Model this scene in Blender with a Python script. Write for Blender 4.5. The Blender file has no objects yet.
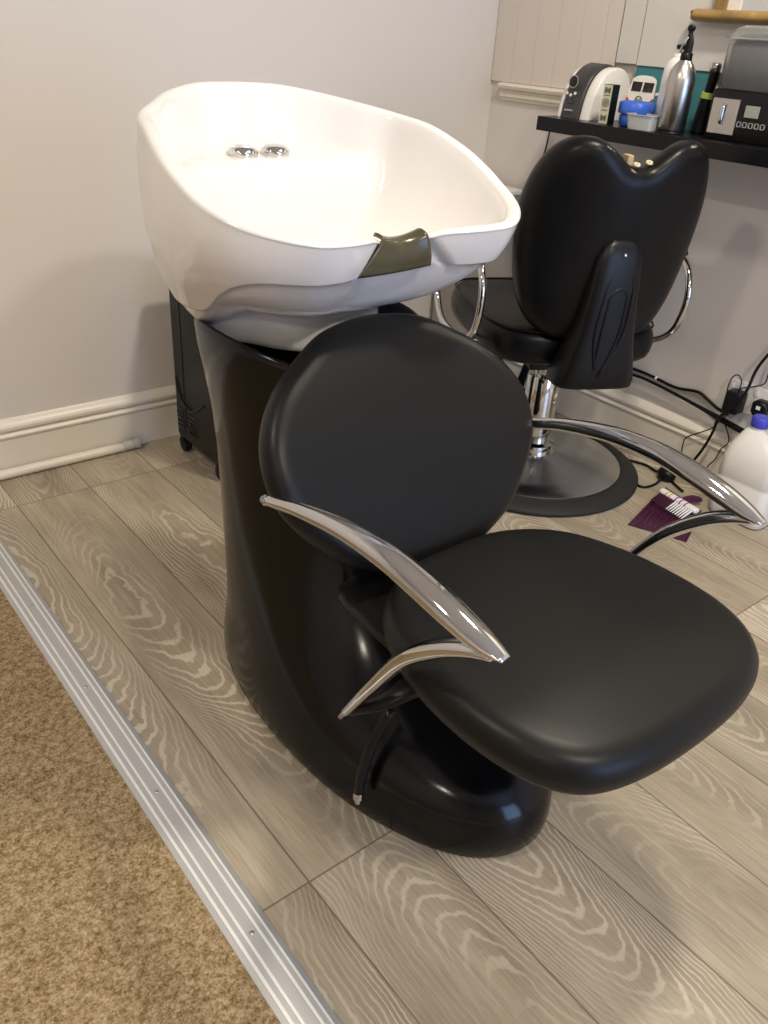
import bpy, bmesh, math, random
from mathutils import Vector, Matrix, noise
random.seed(7)
PI = math.pi
COL = bpy.context.scene.collection
S = bpy.context.scene

# ------------------------------------------------------------------ camera
cam_d = bpy.data.cameras.new('camera')
cam = bpy.data.objects.new('camera', cam_d)
COL.objects.link(cam)
S.camera = cam
cam_d.sensor_fit = 'VERTICAL'
cam_d.sensor_height = 24.0
cam_d.lens = 830.0 / 1024.0 * 24.0
cam_d.clip_start = 0.02
YAW, PITCH, ROLL = 0.70348, 0.52534, 0.06955
fw = Vector((math.sin(YAW) * math.cos(PITCH), math.cos(YAW) * math.cos(PITCH), -math.sin(PITCH)))
rt = Vector((math.cos(YAW), -math.sin(YAW), 0))
up = rt.cross(fw)
r2 = rt * math.cos(ROLL) + up * math.sin(ROLL)
u2 = -rt * math.sin(ROLL) + up * math.cos(ROLL)
M = Matrix((r2, u2, -fw)).transposed().to_4x4()
M.translation = Vector((0, 0, 1.13))
cam.matrix_world = M

# ------------------------------------------------------------------ world, lights, exposure
w = bpy.data.worlds.new('world'); S.world = w; w.use_nodes = True
w.node_tree.nodes['Background'].inputs[0].default_value = (0.55, 0.62, 0.75, 1)
w.node_tree.nodes['Background'].inputs[1].default_value = 0.6
S.view_settings.view_transform = 'Standard'
S.view_settings.look = 'None'
S.view_settings.exposure = 0.24
S.view_settings.gamma = 1.0
S.view_settings.use_curve_mapping = False


def area(name, loc, size, power, col, target=None, size_y=None, shape='DISK'):
    l = bpy.data.lights.new(name, 'AREA'); l.energy = power; l.color = col
    l.shape = shape; l.size = size
    if size_y: l.size_y = size_y
    o = bpy.data.objects.new(name, l); COL.objects.link(o); o.location = loc
    if target is not None:
        d = Vector(target) - Vector(loc)
        o.rotation_euler = d.to_track_quat('-Z', 'Y').to_euler()
    return o


WARM = (1.0, 0.91, 0.755)
LAMPS = [(1.42, 0.65, 24), (-0.75, 0.95, 18), (0.6, -0.9, 29), (-1.7, -0.9, 14)]
for (x, y, p) in LAMPS:
    area('ceiling_lamp_light', (x, y, 2.335), 0.22, p, WARM)
# daylight through the window behind the viewer
area('window_light', (1.1, -2.93, 1.10), 1.36, 48, (0.38, 0.57, 1.0), (1.1, 1.0, 1.10), 1.95, 'RECTANGLE')

# ------------------------------------------------------------------ materials
MATS = {}


def new_mat(name):
    m = bpy.data.materials.new(name); m.use_nodes = True
    nt = m.node_tree
    return m, nt, nt.nodes['Principled BSDF']


def mat(name, col, rough=0.5, metal=0.0, spec=0.5, trans=0.0, coat=0.0, bump=None, var=None, ior=1.45):
    """bump=(scale, strength, distance); var=(scale, amount) varies the colour itself"""
    if name in MATS: return MATS[name]
    m, nt, b = new_mat(name)
    b.inputs['Base Color'].default_value = (*col, 1)
    b.inputs['Roughness'].default_value = rough
    b.inputs['Metallic'].default_value = metal
    b.inputs['Specular IOR Level'].default_value = spec
    b.inputs['Transmission Weight'].default_value = trans
    b.inputs['Coat Weight'].default_value = coat
    b.inputs['Coat Roughness'].default_value = 0.08
    b.inputs['IOR'].default_value = ior
    tc = nt.nodes.new('ShaderNodeTexCoord')
    if bump:
        n = nt.nodes.new('ShaderNodeTexNoise'); n.inputs['Scale'].default_value = bump[0]
        n.inputs['Detail'].default_value = 4
        nt.links.new(tc.outputs['Object'], n.inputs['Vector'])
        bp = nt.nodes.new('ShaderNodeBump'); bp.inputs['Strength'].default_value = bump[1]
        bp.inputs['Distance'].default_value = bump[2]
        nt.links.new(n.outputs['Fac'], bp.inputs['Height'])
        nt.links.new(bp.outputs[0], b.inputs['Normal'])
    if var:
        n = nt.nodes.new('ShaderNodeTexNoise'); n.inputs['Scale'].default_value = var[0]
        n.inputs['Detail'].default_value = 5
        nt.links.new(tc.outputs['Object'], n.inputs['Vector'])
        mx = nt.nodes.new('ShaderNodeMix'); mx.data_type = 'RGBA'
        a = var[1]
        mx.inputs['A'].default_value = (*[max(0, c * (1 - a)) for c in col], 1)
        mx.inputs['B'].default_value = (*[min(1, c * (1 + a)) for c in col], 1)
        nt.links.new(n.outputs['Fac'], mx.inputs['Factor'])
        nt.links.new(mx.outputs['Result'], b.inputs['Base Color'])
    MATS[name] = m
    return m


def math_node(nt, op, a, b=None, c=None):
    n = nt.nodes.new('ShaderNodeMath'); n.operation = op
    for i, v in enumerate((a, b, c)):
        if v is None: continue
        if isinstance(v, (int, float)): n.inputs[i].default_value = v
        else: nt.links.new(v, n.inputs[i])
    return n.outputs[0]


def ramp(nt, fac, stops):
    n = nt.nodes.new('ShaderNodeValToRGB')
    els = n.color_ramp.elements
    while len(els) < len(stops): els.new(0.5)
    for e, (p, c) in zip(els, stops):
        e.position = p; e.color = (*c, 1) if len(c) == 3 else c
    nt.links.new(fac, n.inputs[0])
    return n.outputs[0]


PLANK_W, PLANK_L, X0, Y0 = 0.1935, 1.36, 0.467, 0.666


def laminate():
    m, nt, b = new_mat('oak_laminate')
    geo = nt.nodes.new('ShaderNodeNewGeometry')
    sp = nt.nodes.new('ShaderNodeSeparateXYZ'); nt.links.new(geo.outputs['Position'], sp.inputs[0])
    u = math_node(nt, 'DIVIDE', math_node(nt, 'SUBTRACT', sp.outputs[0], X0), PLANK_W)
    v = math_node(nt, 'DIVIDE', math_node(nt, 'SUBTRACT', sp.outputs[1], Y0), PLANK_L)
    iu = math_node(nt, 'FLOOR', u); iv = math_node(nt, 'FLOOR', v)
    fu = math_node(nt, 'FRACT', u); fv = math_node(nt, 'FRACT', v)
    cid = nt.nodes.new('ShaderNodeCombineXYZ')
    nt.links.new(iu, cid.inputs[0]); nt.links.new(iv, cid.inputs[1])
    wn = nt.nodes.new('ShaderNodeTexWhiteNoise'); wn.noise_dimensions = '3D'
    nt.links.new(cid.outputs[0], wn.inputs['Vector'])
    rnd = wn.outputs['Value']
    # per-plank grain space
    def space(sx, sy, zmul):
        c = nt.nodes.new('ShaderNodeCombineXYZ')
        nt.links.new(math_node(nt, 'MULTIPLY', sp.outputs[0], sx), c.inputs[0])
        nt.links.new(math_node(nt, 'MULTIPLY', sp.outputs[1], sy), c.inputs[1])
        nt.links.new(math_node(nt, 'MULTIPLY', rnd, zmul), c.inputs[2])
        return c.outputs[0]
    def nz(vec, scale, det, rough=0.5, dist=0.0):
        n = nt.nodes.new('ShaderNodeTexNoise'); n.inputs['Scale'].default_value = scale
        n.inputs['Detail'].default_value = det; n.inputs['Roughness'].default_value = rough
        n.inputs['Distortion'].default_value = dist
        nt.links.new(vec, n.inputs['Vector']); return n.outputs['Fac']
    wob = nz(space(2.0, 2.2, 37.0), 1.0, 2.0, 0.5)
    jag = nz(space(38.0, 26.0, 11.0), 1.0, 3.0, 0.65)
    jag2 = nz(space(9.0, 5.0, 23.0), 1.0, 2.0, 0.5)
    # growth rings of a plain-sawn board: nested arches along the plank
    xl = math_node(nt, 'MULTIPLY', math_node(nt, 'SUBTRACT', fu, 0.5), PLANK_W)
    xc = math_node(nt, 'ADD', xl, math_node(nt, 'MULTIPLY', math_node(nt, 'SUBTRACT', wob, 0.5), 0.17))
    yph = math_node(nt, 'ADD', math_node(nt, 'MULTIPLY', sp.outputs[1], 3.6), math_node(nt, 'MULTIPLY', rnd, 40.0))
    ypart = math_node(nt, 'MULTIPLY', math_node(nt, 'SINE', yph), 7.5)
    xpart = math_node(nt, 'MULTIPLY', math_node(nt, 'MULTIPLY', xc, xc), 820.0)
    f = math_node(nt, 'ADD', math_node(nt, 'ADD', xpart, ypart), math_node(nt, 'ADD', math_node(nt, 'MULTIPLY', jag, 1.1), math_node(nt, 'MULTIPLY', jag2, 3.2)))
    ring = math_node(nt, 'FRACT', f)
    tri = math_node(nt, 'ABSOLUTE', math_node(nt, 'SUBTRACT', ring, 0.5))
    line = ramp(nt, tri, [(0.0, (0, 0, 0)), (0.31, (0.0, 0.0, 0.0)), (0.41, (1, 1, 1)), (0.5, (1, 1, 1))])
    patch = ramp(nt, nz(space(5.0, 1.5, 91.0), 1.0, 2.0), [(0.42, (0.08, 0.08, 0.08)), (0.60, (1, 1, 1))])
    streak = nz(space(210.0, 6.0, 19.0), 1.0, 4.0, 0.65)
    blot = nz(space(9.0, 2.4, 53.0), 1.0, 4.0, 0.6)
    base = ramp(nt, blot, [(0.25, (0.235, 0.19, 0.138)), (0.5, (0.345, 0.292, 0.213)), (0.8, (0.44, 0.375, 0.29))])
    def mixc(fac, a, bb, blend='MIX'):
        n = nt.nodes.new('ShaderNodeMix'); n.data_type = 'RGBA'; n.blend_type = blend
        if isinstance(fac, (int, float)): n.inputs['Factor'].default_value = fac
        else: nt.links.new(fac, n.inputs['Factor'])
        for k, s in (('A', a), ('B', bb)):
            if isinstance(s, tuple): n.inputs[k].default_value = (*s, 1)
            else: nt.links.new(s, n.inputs[k])
        return n.outputs['Result']
    st = ramp(nt, streak, [(0.3, (0.80, 0.80, 0.80)), (0.7, (1.16, 1.16, 1.16))])
    c1 = mixc(1.0, base, st, 'MULTIPLY')
    lf = math_node(nt, 'MULTIPLY', math_node(nt, 'MULTIPLY', line, patch), 0.62)
    c2 = mixc(lf, c1, (0.66, 0.58, 0.47))
    tone = ramp(nt, rnd, [(0.0, (0.86, 0.86, 0.87)), (1.0, (1.12, 1.11, 1.09))])
    c3 = mixc(1.0, c2, tone, 'MULTIPLY')
    # seams
    eu = math_node(nt, 'MULTIPLY', math_node(nt, 'MINIMUM', fu, math_node(nt, 'SUBTRACT', 1.0, fu)), PLANK_W)
    ev = math_node(nt, 'MULTIPLY', math_node(nt, 'MINIMUM', fv, math_node(nt, 'SUBTRACT', 1.0, fv)), PLANK_L)
    e = math_node(nt, 'MINIMUM', eu, ev)
    seam = ramp(nt, math_node(nt, 'MULTIPLY', e, 100.0), [(0.0, (1, 1, 1)), (0.10, (0.9, 0.9, 0.9)), (0.2, (0, 0, 0))])
    c4 = mixc(math_node(nt, 'MULTIPLY', seam, 0.75), c3, (0.09, 0.065, 0.045))
    nt.links.new(c4, b.inputs['Base Color'])
    b.inputs['Roughness'].default_value = 0.42
    b.inputs['Specular IOR Level'].default_value = 0.35
    h = math_node(nt, 'SUBTRACT', math_node(nt, 'MULTIPLY', streak, 0.25), seam)
    bp = nt.nodes.new('ShaderNodeBump'); bp.inputs['Strength'].default_value = 0.35
    bp.inputs['Distance'].default_value = 0.0012
    nt.links.new(h, bp.inputs['Height']); nt.links.new(bp.outputs[0], b.inputs['Normal'])
    return m


def carpet_mat():
    m, nt, b = new_mat('brown_carpet')
    geo = nt.nodes.new('ShaderNodeNewGeometry')
    def nz(scale, det, rough=0.6):
        n = nt.nodes.new('ShaderNodeTexNoise'); n.inputs['Scale'].default_value = scale
        n.inputs['Detail'].default_value = det; n.inputs['Roughness'].default_value = rough
        nt.links.new(geo.outputs['Position'], n.inputs['Vector']); return n.outputs['Fac']
    big = nz(95, 4, 0.7); fine = nz(260, 4, 0.8)
    s = math_node(nt, 'ADD', math_node(nt, 'MULTIPLY', big, 0.45), math_node(nt, 'MULTIPLY', fine, 0.55))
    c = ramp(nt, s, [(0.38, (0.125, 0.080, 0.036)), (0.47, (0.27, 0.185, 0.095)), (0.54, (0.40, 0.295, 0.168)), (0.62, (0.52, 0.42, 0.29))])
    nt.links.new(c, b.inputs['Base Color'])
    b.inputs['Roughness'].default_value = 0.95
    b.inputs['Specular IOR Level'].default_value = 0.05
    bp = nt.nodes.new('ShaderNodeBump'); bp.inputs['Strength'].default_value = 0.9
    bp.inputs['Distance'].default_value = 0.004
    nt.links.new(fine, bp.inputs['Height']); nt.links.new(bp.outputs[0], b.inputs['Normal'])
    return m


M_FLOOR = laminate()
M_CARPET = carpet_mat()
M_WALL = mat('wall_paint', (0.66, 0.615, 0.575), 0.75, spec=0.25, bump=(60, 0.08, 0.002))
M_WOODWORK = mat('cream_gloss_paint', (0.74, 0.69, 0.60), 0.32, spec=0.5, bump=(25, 0.06, 0.002))
M_PANEL = mat('panel_paint', (0.66, 0.60, 0.545), 0.55, spec=0.3, bump=(20, 0.05, 0.002))
M_BOARD = mat('pale_grey_board', (0.62, 0.60, 0.57), 0.4, spec=0.4)
M_CEIL = mat('ceiling_paint', (0.78, 0.76, 0.73), 0.9, spec=0.1)
M_CERAMIC = mat('white_ceramic', (0.70, 0.675, 0.655), 0.10, spec=0.55, coat=0.3)
M_BLACKGLOSS = mat('black_gloss_shell', (0.003, 0.003, 0.0035), 0.16, spec=0.34, bump=(7, 0.04, 0.01))
M_LEATHER = mat('black_leatherette', (0.0065, 0.0065, 0.0065), 0.40, spec=0.24, bump=(420, 0.10, 0.0008))
M_LEATHER2 = mat('black_vinyl', (0.005, 0.005, 0.0055), 0.33, spec=0.22, bump=(300, 0.08, 0.0008))
M_CHROME = mat('chrome', (0.62, 0.62, 0.61), 0.05, 1.0)
M_DISC = mat('worn_chrome_disc', (0.62, 0.62, 0.62), 0.24, 1.0, bump=(9, 0.10, 0.004), var=(7, 0.18))
M_STEEL = mat('brushed_steel', (0.55, 0.53, 0.50), 0.30, 1.0)
M_ALU = mat('brushed_aluminium', (0.50, 0.50, 0.50), 0.42, 0.55, spec=0.4)
M_RIB = mat('polished_rib', (0.80, 0.80, 0.79), 0.38, 0.35, spec=0.5)
M_RUBBER = mat('black_rubber', (0.022, 0.021, 0.020), 0.6, spec=0.3)
M_BLACKPL = mat('black_plastic', (0.006, 0.006, 0.0065), 0.36, spec=0.28)
M_GREYPL = mat('charcoal_plastic', (0.045, 0.043, 0.045), 0.35, spec=0.5)
M_WHITEPL = mat('white_plastic', (0.80, 0.78, 0.76), 0.25, spec=0.5)
M_SHELF = mat('black_laminate_board', (0.005, 0.005, 0.006), 0.30, spec=0.3)
M_GEL = mat('dark_olive_gel', (0.062, 0.055, 0.028), 0.22, spec=0.5, var=(30, 0.45))
M_BLUE = mat('blue_plastic', (0.045, 0.14, 0.62), 0.28, spec=0.5)
M_CAP = mat('royal_blue_cap', (0.05, 0.06, 0.50), 0.35)
M_TEAL = mat('teal_card', (0.035, 0.17, 0.19), 0.5)
M_RED = mat('red_print', (0.45, 0.045, 0.05), 0.5)
M_CREAM = mat('cream_print', (0.52, 0.50, 0.36), 0.5)
M_OLIVE = mat('dark_green_print', (0.10, 0.11, 0.06), 0.5)
M_PURPLE = mat('dark_purple_plastic', (0.060, 0.010, 0.035), 0.35)
M_GOLD = mat('worn_gilt_wood', (0.30, 0.19, 0.065), 0.40, spec=0.5, var=(28, 0.6), bump=(40, 0.3, 0.003))
M_LIME = mat('lime_plastic', (0.42, 0.55, 0.10), 0.35)
M_BRASS = mat('cream_brass_eyelet', (0.75, 0.68, 0.42), 0.3, 0.3)
M_TAN = mat('tan_tag', (0.45, 0.33, 0.20), 0.7)
M_LCD = mat('grey_display', (0.28, 0.29, 0.26), 0.25)
M_SCREEN = mat('black_glass', (0.006, 0.006, 0.008), 0.08)
M_YELLOW = mat('amber_print', (0.70, 0.42, 0.08), 0.5)
M_VIOLET = mat('violet_print', (0.28, 0.06, 0.30), 0.5)
M_MIRROR = mat('mirror_glass', (0.80, 0.82, 0.80), 0.02, 1.0)
M_GREYCAB = mat('grey_cabinet_paint', (0.30, 0.275, 0.25), 0.45)
M_WHITETOP = mat('off_white_edge', (0.75, 0.72, 0.68), 0.4)
M_CLEAR = mat('clear_plastic', (0.93, 0.94, 0.94), 0.10, trans=0.9, ior=1.15)
M_HAZE = mat('frosted_plastic', (0.62, 0.64, 0.64), 0.35, trans=0.35, ior=1.2)
M_HDPE = mat('milky_plastic', (0.80, 0.78, 0.74), 0.38, trans=0.12, ior=1.3)
M_LAMPGLASS = None


def emit_mat(name, col, strength):
    m, nt, b = new_mat(name)
    b.inputs['Base Color'].default_value = (*col, 1)
    b.inputs['Emission Color'].default_value = (*col, 1)
    b.inputs['Emission Strength'].default_value = strength
    return m


# ------------------------------------------------------------------ mesh helpers
def tag(o, label=None, cat=None, group=None, kind=None):
    if label: o['label'] = label
    if cat: o['category'] = cat
    if group: o['group'] = group
    if kind: o['kind'] = kind
    return o


def thing(name, label, cat, loc=(0, 0, 0), rz=0, group=None):
    o = bpy.data.objects.new(name, None); COL.objects.link(o)
    o.location = loc; o.rotation_euler = (0, 0, rz); o.empty_display_size = 0.05
    return tag(o, label, cat, group)


def world_mat(o):
    m = Matrix.LocRotScale(o.location, o.rotation_euler, o.scale)
    return world_mat(o.parent) @ m if o.parent else m


def link(name, bm, material, parent=None, world=True, smooth=True, sub=0, angle=None, bevel=0):
    """world=True: verts are given in world space and taken into the parent's space"""
    me = bpy.data.meshes.new(name)
    bmesh.ops.recalc_face_normals(bm, faces=bm.faces)
    if parent is not None and world:
        bm.transform(world_mat(parent).inverted())
    bm.to_mesh(me); bm.free()
    if isinstance(material, (list, tuple)):
        for m_ in material: me.materials.append(m_)
    else: me.materials.append(material)
    o = bpy.data.objects.new(name, me); COL.objects.link(o)
    if parent is not None: o.parent = parent
    if bevel:
        md = o.modifiers.new('bevel', 'BEVEL'); md.width = bevel; md.segments = 3; md.limit_method = 'ANGLE'
        md.angle_limit = math.radians(35)
    if sub:
        md = o.modifiers.new('sub', 'SUBSURF'); md.levels = sub; md.render_levels = sub
    if smooth:
        me.polygons.foreach_set('use_smooth', [True] * len(me.polygons))
        if angle is not None:
            me.set_sharp_from_angle(angle=math.radians(angle))
    return o


def origin_to_base(o):
    """top-level single-mesh things keep their origin at their own base"""
    vs = o.data.vertices
    c = Vector(((min(v.co.x for v in vs) + max(v.co.x for v in vs)) / 2,
                (min(v.co.y for v in vs) + max(v.co.y for v in vs)) / 2, min(v.co.z for v in vs)))
    o.data.transform(Matrix.Translation(-c)); o.location = c
    return o


def box(bm, a, b, mi=0):
    x0, y0, z0 = a; x1, y1, z1 = b
    v = [bm.verts.new(p) for p in ((x0, y0, z0), (x1, y0, z0), (x1, y1, z0), (x0, y1, z0), (x0, y0, z1), (x1, y0, z1), (x1, y1, z1), (x0, y1, z1))]
    for f in ((0, 3, 2, 1), (4, 5, 6, 7), (0, 1, 5, 4), (1, 2, 6, 5), (2, 3, 7, 6), (3, 0, 4, 7)):
        fc = bm.faces.new([v[i] for i in f]); fc.material_index = mi
    return v


def loft(bm, rings, cap0=True, cap1=True, closed=True, mi=0):
    rows = [[bm.verts.new(p) for p in r] for r in rings]
    n = len(rows[0])
    for a, b in zip(rows, rows[1:]):
        for i in range(n if closed else n - 1):
            j = (i + 1) % n
            f = bm.faces.new((a[i], a[j], b[j], b[i])); f.material_index = mi
    if cap0:
        f = bm.faces.new(rows[0][::-1]); f.material_index = mi
    if cap1:
        f = bm.faces.new(rows[-1]); f.material_index = mi
    return rows


def catmull(pts, per=8, closed=False):
    P = [Vector(p) for p in pts]; n = len(P); out = []
    segs = n if closed else n - 1
    for i in range(segs):
        if closed: p0, p1, p2, p3 = P[(i - 1) % n], P[i], P[(i + 1) % n], P[(i + 2) % n]
        else:
            p1, p2 = P[i], P[i + 1]
            p0 = P[i - 1] if i > 0 else p1 * 2 - p2
            p3 = P[i + 2] if i + 2 < n else p2 * 2 - p1
        for k in range(per):
            t = k / per
            out.append(0.5 * ((2 * p1) + (p2 - p0) * t + (2 * p0 - 5 * p1 + 4 * p2 - p3) * t * t + (3 * p1 - p0 - 3 * p2 + p3) * t ** 3))
    if not closed: out.append(P[-1].copy())
    return out


def sweep(bm, pts, rad, seg=12, per=6, upv=(0, 0, 1), cap=True, flat=1.0, mi=0):
    """tube; rad is a number or one number / (ra, rb) per control point; flat squashes along the side vector"""
    if not hasattr(rad, '__len__'): rad = [rad] * len(pts)
    R = [(r if hasattr(r, '__len__') else (r, r * flat)) for r in rad]
    path = catmull(pts, per); rr = catmull([(a, b, 0) for a, b in R], per)
    rings = []; n = len(path); prev = None
    for i, p in enumerate(path):
        t = (path[min(i + 1, n - 1)] - path[max(i - 1, 0)]).normalized()
        if prev is None:
            u = Vector(upv); u = (u - t * u.dot(t))
            if u.length < 1e-4: u = Vector((1, 0, 0)) - t * t.x
            u.normalize()
        else:
            u = (prev - t * prev.dot(t)).normalized()
        prev = u
        s = t.cross(u)
        rings.append([p + u * (math.cos(2 * PI * k / seg) * rr[i][0]) + s * (math.sin(2 * PI * k / seg) * rr[i][1]) for k in range(seg)])
    loft(bm, rings, cap, cap, mi=mi)


def lathe(bm, prof, seg=32, c=(0, 0, 0), axis=None, cap0=True, cap1=True, mi=0):
    """prof: list of (r, z)"""
    A = Matrix.Identity(3) if axis is None else Vector(axis).to_track_quat('Z', 'Y').to_matrix()
    rings = [[Vector(c) + A @ Vector((r * math.cos(2 * PI * k / seg), r * math.sin(2 * PI * k / seg), z)) for k in range(seg)] for r, z in prof]
    loft(bm, rings, cap0, cap1, mi=mi)


def cushion(bm, outline, T, edge, crown, fn, per=6, nside=8, ndome=8):
    """puffed pad: outline = closed (u, v) list; T half thickness; edge = side roundness; crown = extra dome;
    fn maps (u, v, h) to space"""
    o = catmull([(a, b, 0) for a, b in outline], per, True); n = len(o)
    cx = sum(p.x for p in o) / n; cy = sum(p.y for p in o) / n
    nor = []
    for i in range(n):
        t = o[(i + 1) % n] - o[i - 1]; q = Vector((-t.y, t.x, 0)).normalized()
        if q.dot(Vector((cx, cy, 0)) - o[i]) < 0: q = -q
        nor.append(q)
    rings = []
    def ring(inset, h, s=1.0):
        r = []
        for p, q in zip(o, nor):
            a = p + q * inset
            a = Vector((cx + (a.x - cx) * s, cy + (a.y - cy) * s, 0))
            r.append(fn(a.x, a.y, h))
        return r
    dome = [1 - (k / ndome) for k in range(1, ndome)]
    def hs(s): return crown * (1 - s * s)
    lower = [ring(edge, -T - hs(s) * 0.4, s) for s in reversed(dome)]
    rings += lower
    for k in range(nside + 1):
        a = -PI / 2 + PI * k / nside
        ca = abs(math.cos(a)) ** 0.8; sa = math.copysign(abs(math.sin(a)) ** 0.9, math.sin(a))
        rings.append(ring(edge * (1 - ca), T * sa))
    rings += [ring(edge, T + hs(s), s) for s in dome]
    loft(bm, rings, True, True)


def mirror_x(pts, cx=0.0):
    return [(2 * cx - p[0],) + tuple(p[1:]) for p in pts]


def sstep(a, b, x):
    t = max(0.0, min(1.0, (x - a) / (b - a))); return t * t * (3 - 2 * t)


# ------------------------------------------------------------------ the room
WX, WY, XB, YB, H = 2.234, 2.228, -2.6, -3.0, 2.4


def struct(name, bm, m, **k):
    o = link(name, bm, m, **k); o['kind'] = 'structure'; return o


bm = bmesh.new(); box(bm, (XB - .1, YB - .1, -.05), (WX + .1, WY + .1, 0)); struct('floor', bm, M_FLOOR, smooth=False)
bm = bmesh.new(); box(bm, (XB - .1, YB - .1, H), (WX + .1, WY + .1, H + .08)); struct('ceiling', bm, M_CEIL, smooth=False)
bm = bmesh.new(); box(bm, (XB - .1, WY, 0), (WX + .1, WY + .1, H)); struct('wall_left', bm, M_WALL, smooth=False)
bm = bmesh.new(); box(bm, (WX, YB, 0), (WX + .1, WY, H)); struct('wall_right', bm, M_WALL, smooth=False)
bm = bmesh.new(); box(bm, (XB - .1, YB, 0), (XB, WY, H)); struct('wall_back', bm, M_WALL, smooth=False)
# wall behind the viewer with a window opening
bm = bmesh.new()
box(bm, (XB - .1, YB - .1, 0), (WX + .1, YB, 0.08)); box(bm, (XB - .1, YB - .1, 2.12), (WX + .1, YB, H))
box(bm, (XB - .1, YB - .1, .08), (0.4, YB, 2.12)); box(bm, (1.8, YB - .1, .08), (WX + .1, YB, 2.12))
struct('wall_front', bm, M_WALL, smooth=False)
bm = bmesh.new()
for a, b in (((0.4, .08), (0.46, 2.12)), ((1.74, .08), (1.8, 2.12)), ((1.07, .08), (1.13, 2.12)), ((.4, .08), (1.8, .14)), ((.4, 2.06), (1.8, 2.12))):
    box(bm, (a[0], YB - .08, a[1]), (b[0], YB - .02, b[1]))
struct('window_1', bm, M_WOODWORK, smooth=False)


def moulding(name, prof, axis, a, b, wall, m, sgn=-1):
    """prof: (depth from wall, z) polyline run along an axis"""
    bm = bmesh.new(); rings = []
    for t in (a, b):
        rings.append([Vector((t, wall + sgn * d, z)) if axis == 'x' else Vector((wall + sgn * d, t, z)) for d, z in prof])
    loft(bm, rings, True, True)
    return struct(name, bm, m, angle=30)


SK = [(0, 0), (.017, 0), (.017, .103), (.0205, .107), (.0215, .112), (.019, .117), (.013, .121), (.0125, .124), (.020, .129), (.021, .137), (.017, .146), (.009, .152), (.004, .158), (0, .158)]
moulding('baseboard_left', SK, 'x', XB, WX, WY, M_WOODWORK)
moulding('baseboard_right', SK, 'y', YB, WY - .0215, WX, M_WOODWORK)
DR = [(0, .952), (.006, .952), (.008, .962), (.016, .964), (.017, .974), (.012, .977), (.013, .984), (.026, .987), (.030, .996), (.026, 1.003), (.0, 1.006)]
moulding('trim_1', DR, 'y', 1.73, 2.172, WX, M_WOODWORK)
# tongue and groove panelling above the rail
bm = bmesh.new(); y = WY - 0.002; k = 0
while y > 1.74:
    y2 = max(1.73, y - 0.088)
    prof = [(0, y), (.0092, y - .0005), (.010, y - .004), (.010, y2 + .003), (.0092, y2 + .0005), (0, y2)]
    loft(bm, [[Vector((WX - d, yy, z)) for d, yy in prof] for z in (1.006, H - .002)], True, True)
    y = y2
struct('trim_2', bm, M_PANEL, smooth=False)
# pale boards beside the panelling
bm = bmesh.new(); box(bm, (WX - .016, 1.6505, 1.088), (WX, 1.7235, H - .002)); struct('trim_3', bm, M_BOARD, smooth=False, bevel=.0015)
bm = bmesh.new(); box(bm, (WX - .020, 0.25, 1.086), (WX, 1.6465, H - .002)); struct('trim_4', bm, M_BOARD, smooth=False, bevel=.0015)

# carpet and threshold strip
bm = bmesh.new(); box(bm, (XB, YB, 0.0002), (0.326, WY - .022, 0.0065)); tag(link('carpet', bm, M_CARPET, smooth=False), kind='structure')
bm = bmesh.new()
prof = [(.3180, .0055), (.3190, .0078), (.3265, .0092), (.3270, .0101), (.3315, .0104), (.3320, .0096), (.3385, .0098), (.3390, .0107), (.3430, .0107), (.3435, .0098),
        (.3590, .0098), (.3595, .0107), (.3635, .0107), (.3640, .0096), (.3700, .0092), (.3705, .0098), (.3740, .0094), (.3745, .0082), (.3830, .0050), (.3845, .0004), (.3260, .0004), (.3260, .0066)]
loft(bm, [[Vector((x, t, z)) for x, z in prof] for t in (YB + .01, WY - .024)], True, True)
bm.faces.ensure_lookup_table()
for f in bm.faces:
    cx_ = sum(v.co.x for v in f.verts) / len(f.verts)
    if any(a <= cx_ <= b for a, b in ((.327, .3318), (.3388, .3433), (.3593, .3638), (.3703, .3743))): f.material_index = 1
strip = link('threshold_strip', bm, [M_ALU, M_RIB], smooth=False)
tag(strip, 'ribbed silver aluminium threshold strip between brown carpet and wood floor', 'threshold strip')
for yy in (-.4, .02, .33, .64, .95, 1.26, 1.57, 1.88):
    bm = bmesh.new(); lathe(bm, [(.0036, 0), (.0036, .0008), (.0022, .0015)], 12, (.3512, yy, .0097)); link('screw', bm, M_STEEL, strip)

# ceiling lamps
M_LAMPGLASS = emit_mat('lamp_diffuser', (1.0, 0.86, 0.70), 6.0)
LAMP_LABELS = dict(zip([(a, b) for a, b, c in LAMPS], ('round flush ceiling lamp above the seat of the wash unit', 'round flush ceiling lamp above the brown carpet', 'round flush ceiling lamp nearest the window behind the viewer', 'round flush ceiling lamp in the far carpeted corner behind the viewer')))
for (x, y, p) in LAMPS:
    t = thing('ceiling_lamp', LAMP_LABELS[(x, y)], 'ceiling light', (x, y, H), group='flush ceiling lamps')
    bm = bmesh.new(); lathe(bm, [(.155, H), (.155, H - .03), (.14, H - .045), (.125, H - .045)], 40, (x, y, 0)); link('lamp_body', bm, M_WHITEPL, t, angle=40)
    bm = bmesh.new(); lathe(bm, [(.124, H - .044), (.115, H - .052), (.06, H - .056)], 40, (x, y, 0)); link('diffuser', bm, M_LAMPGLASS, t, angle=40)

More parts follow.
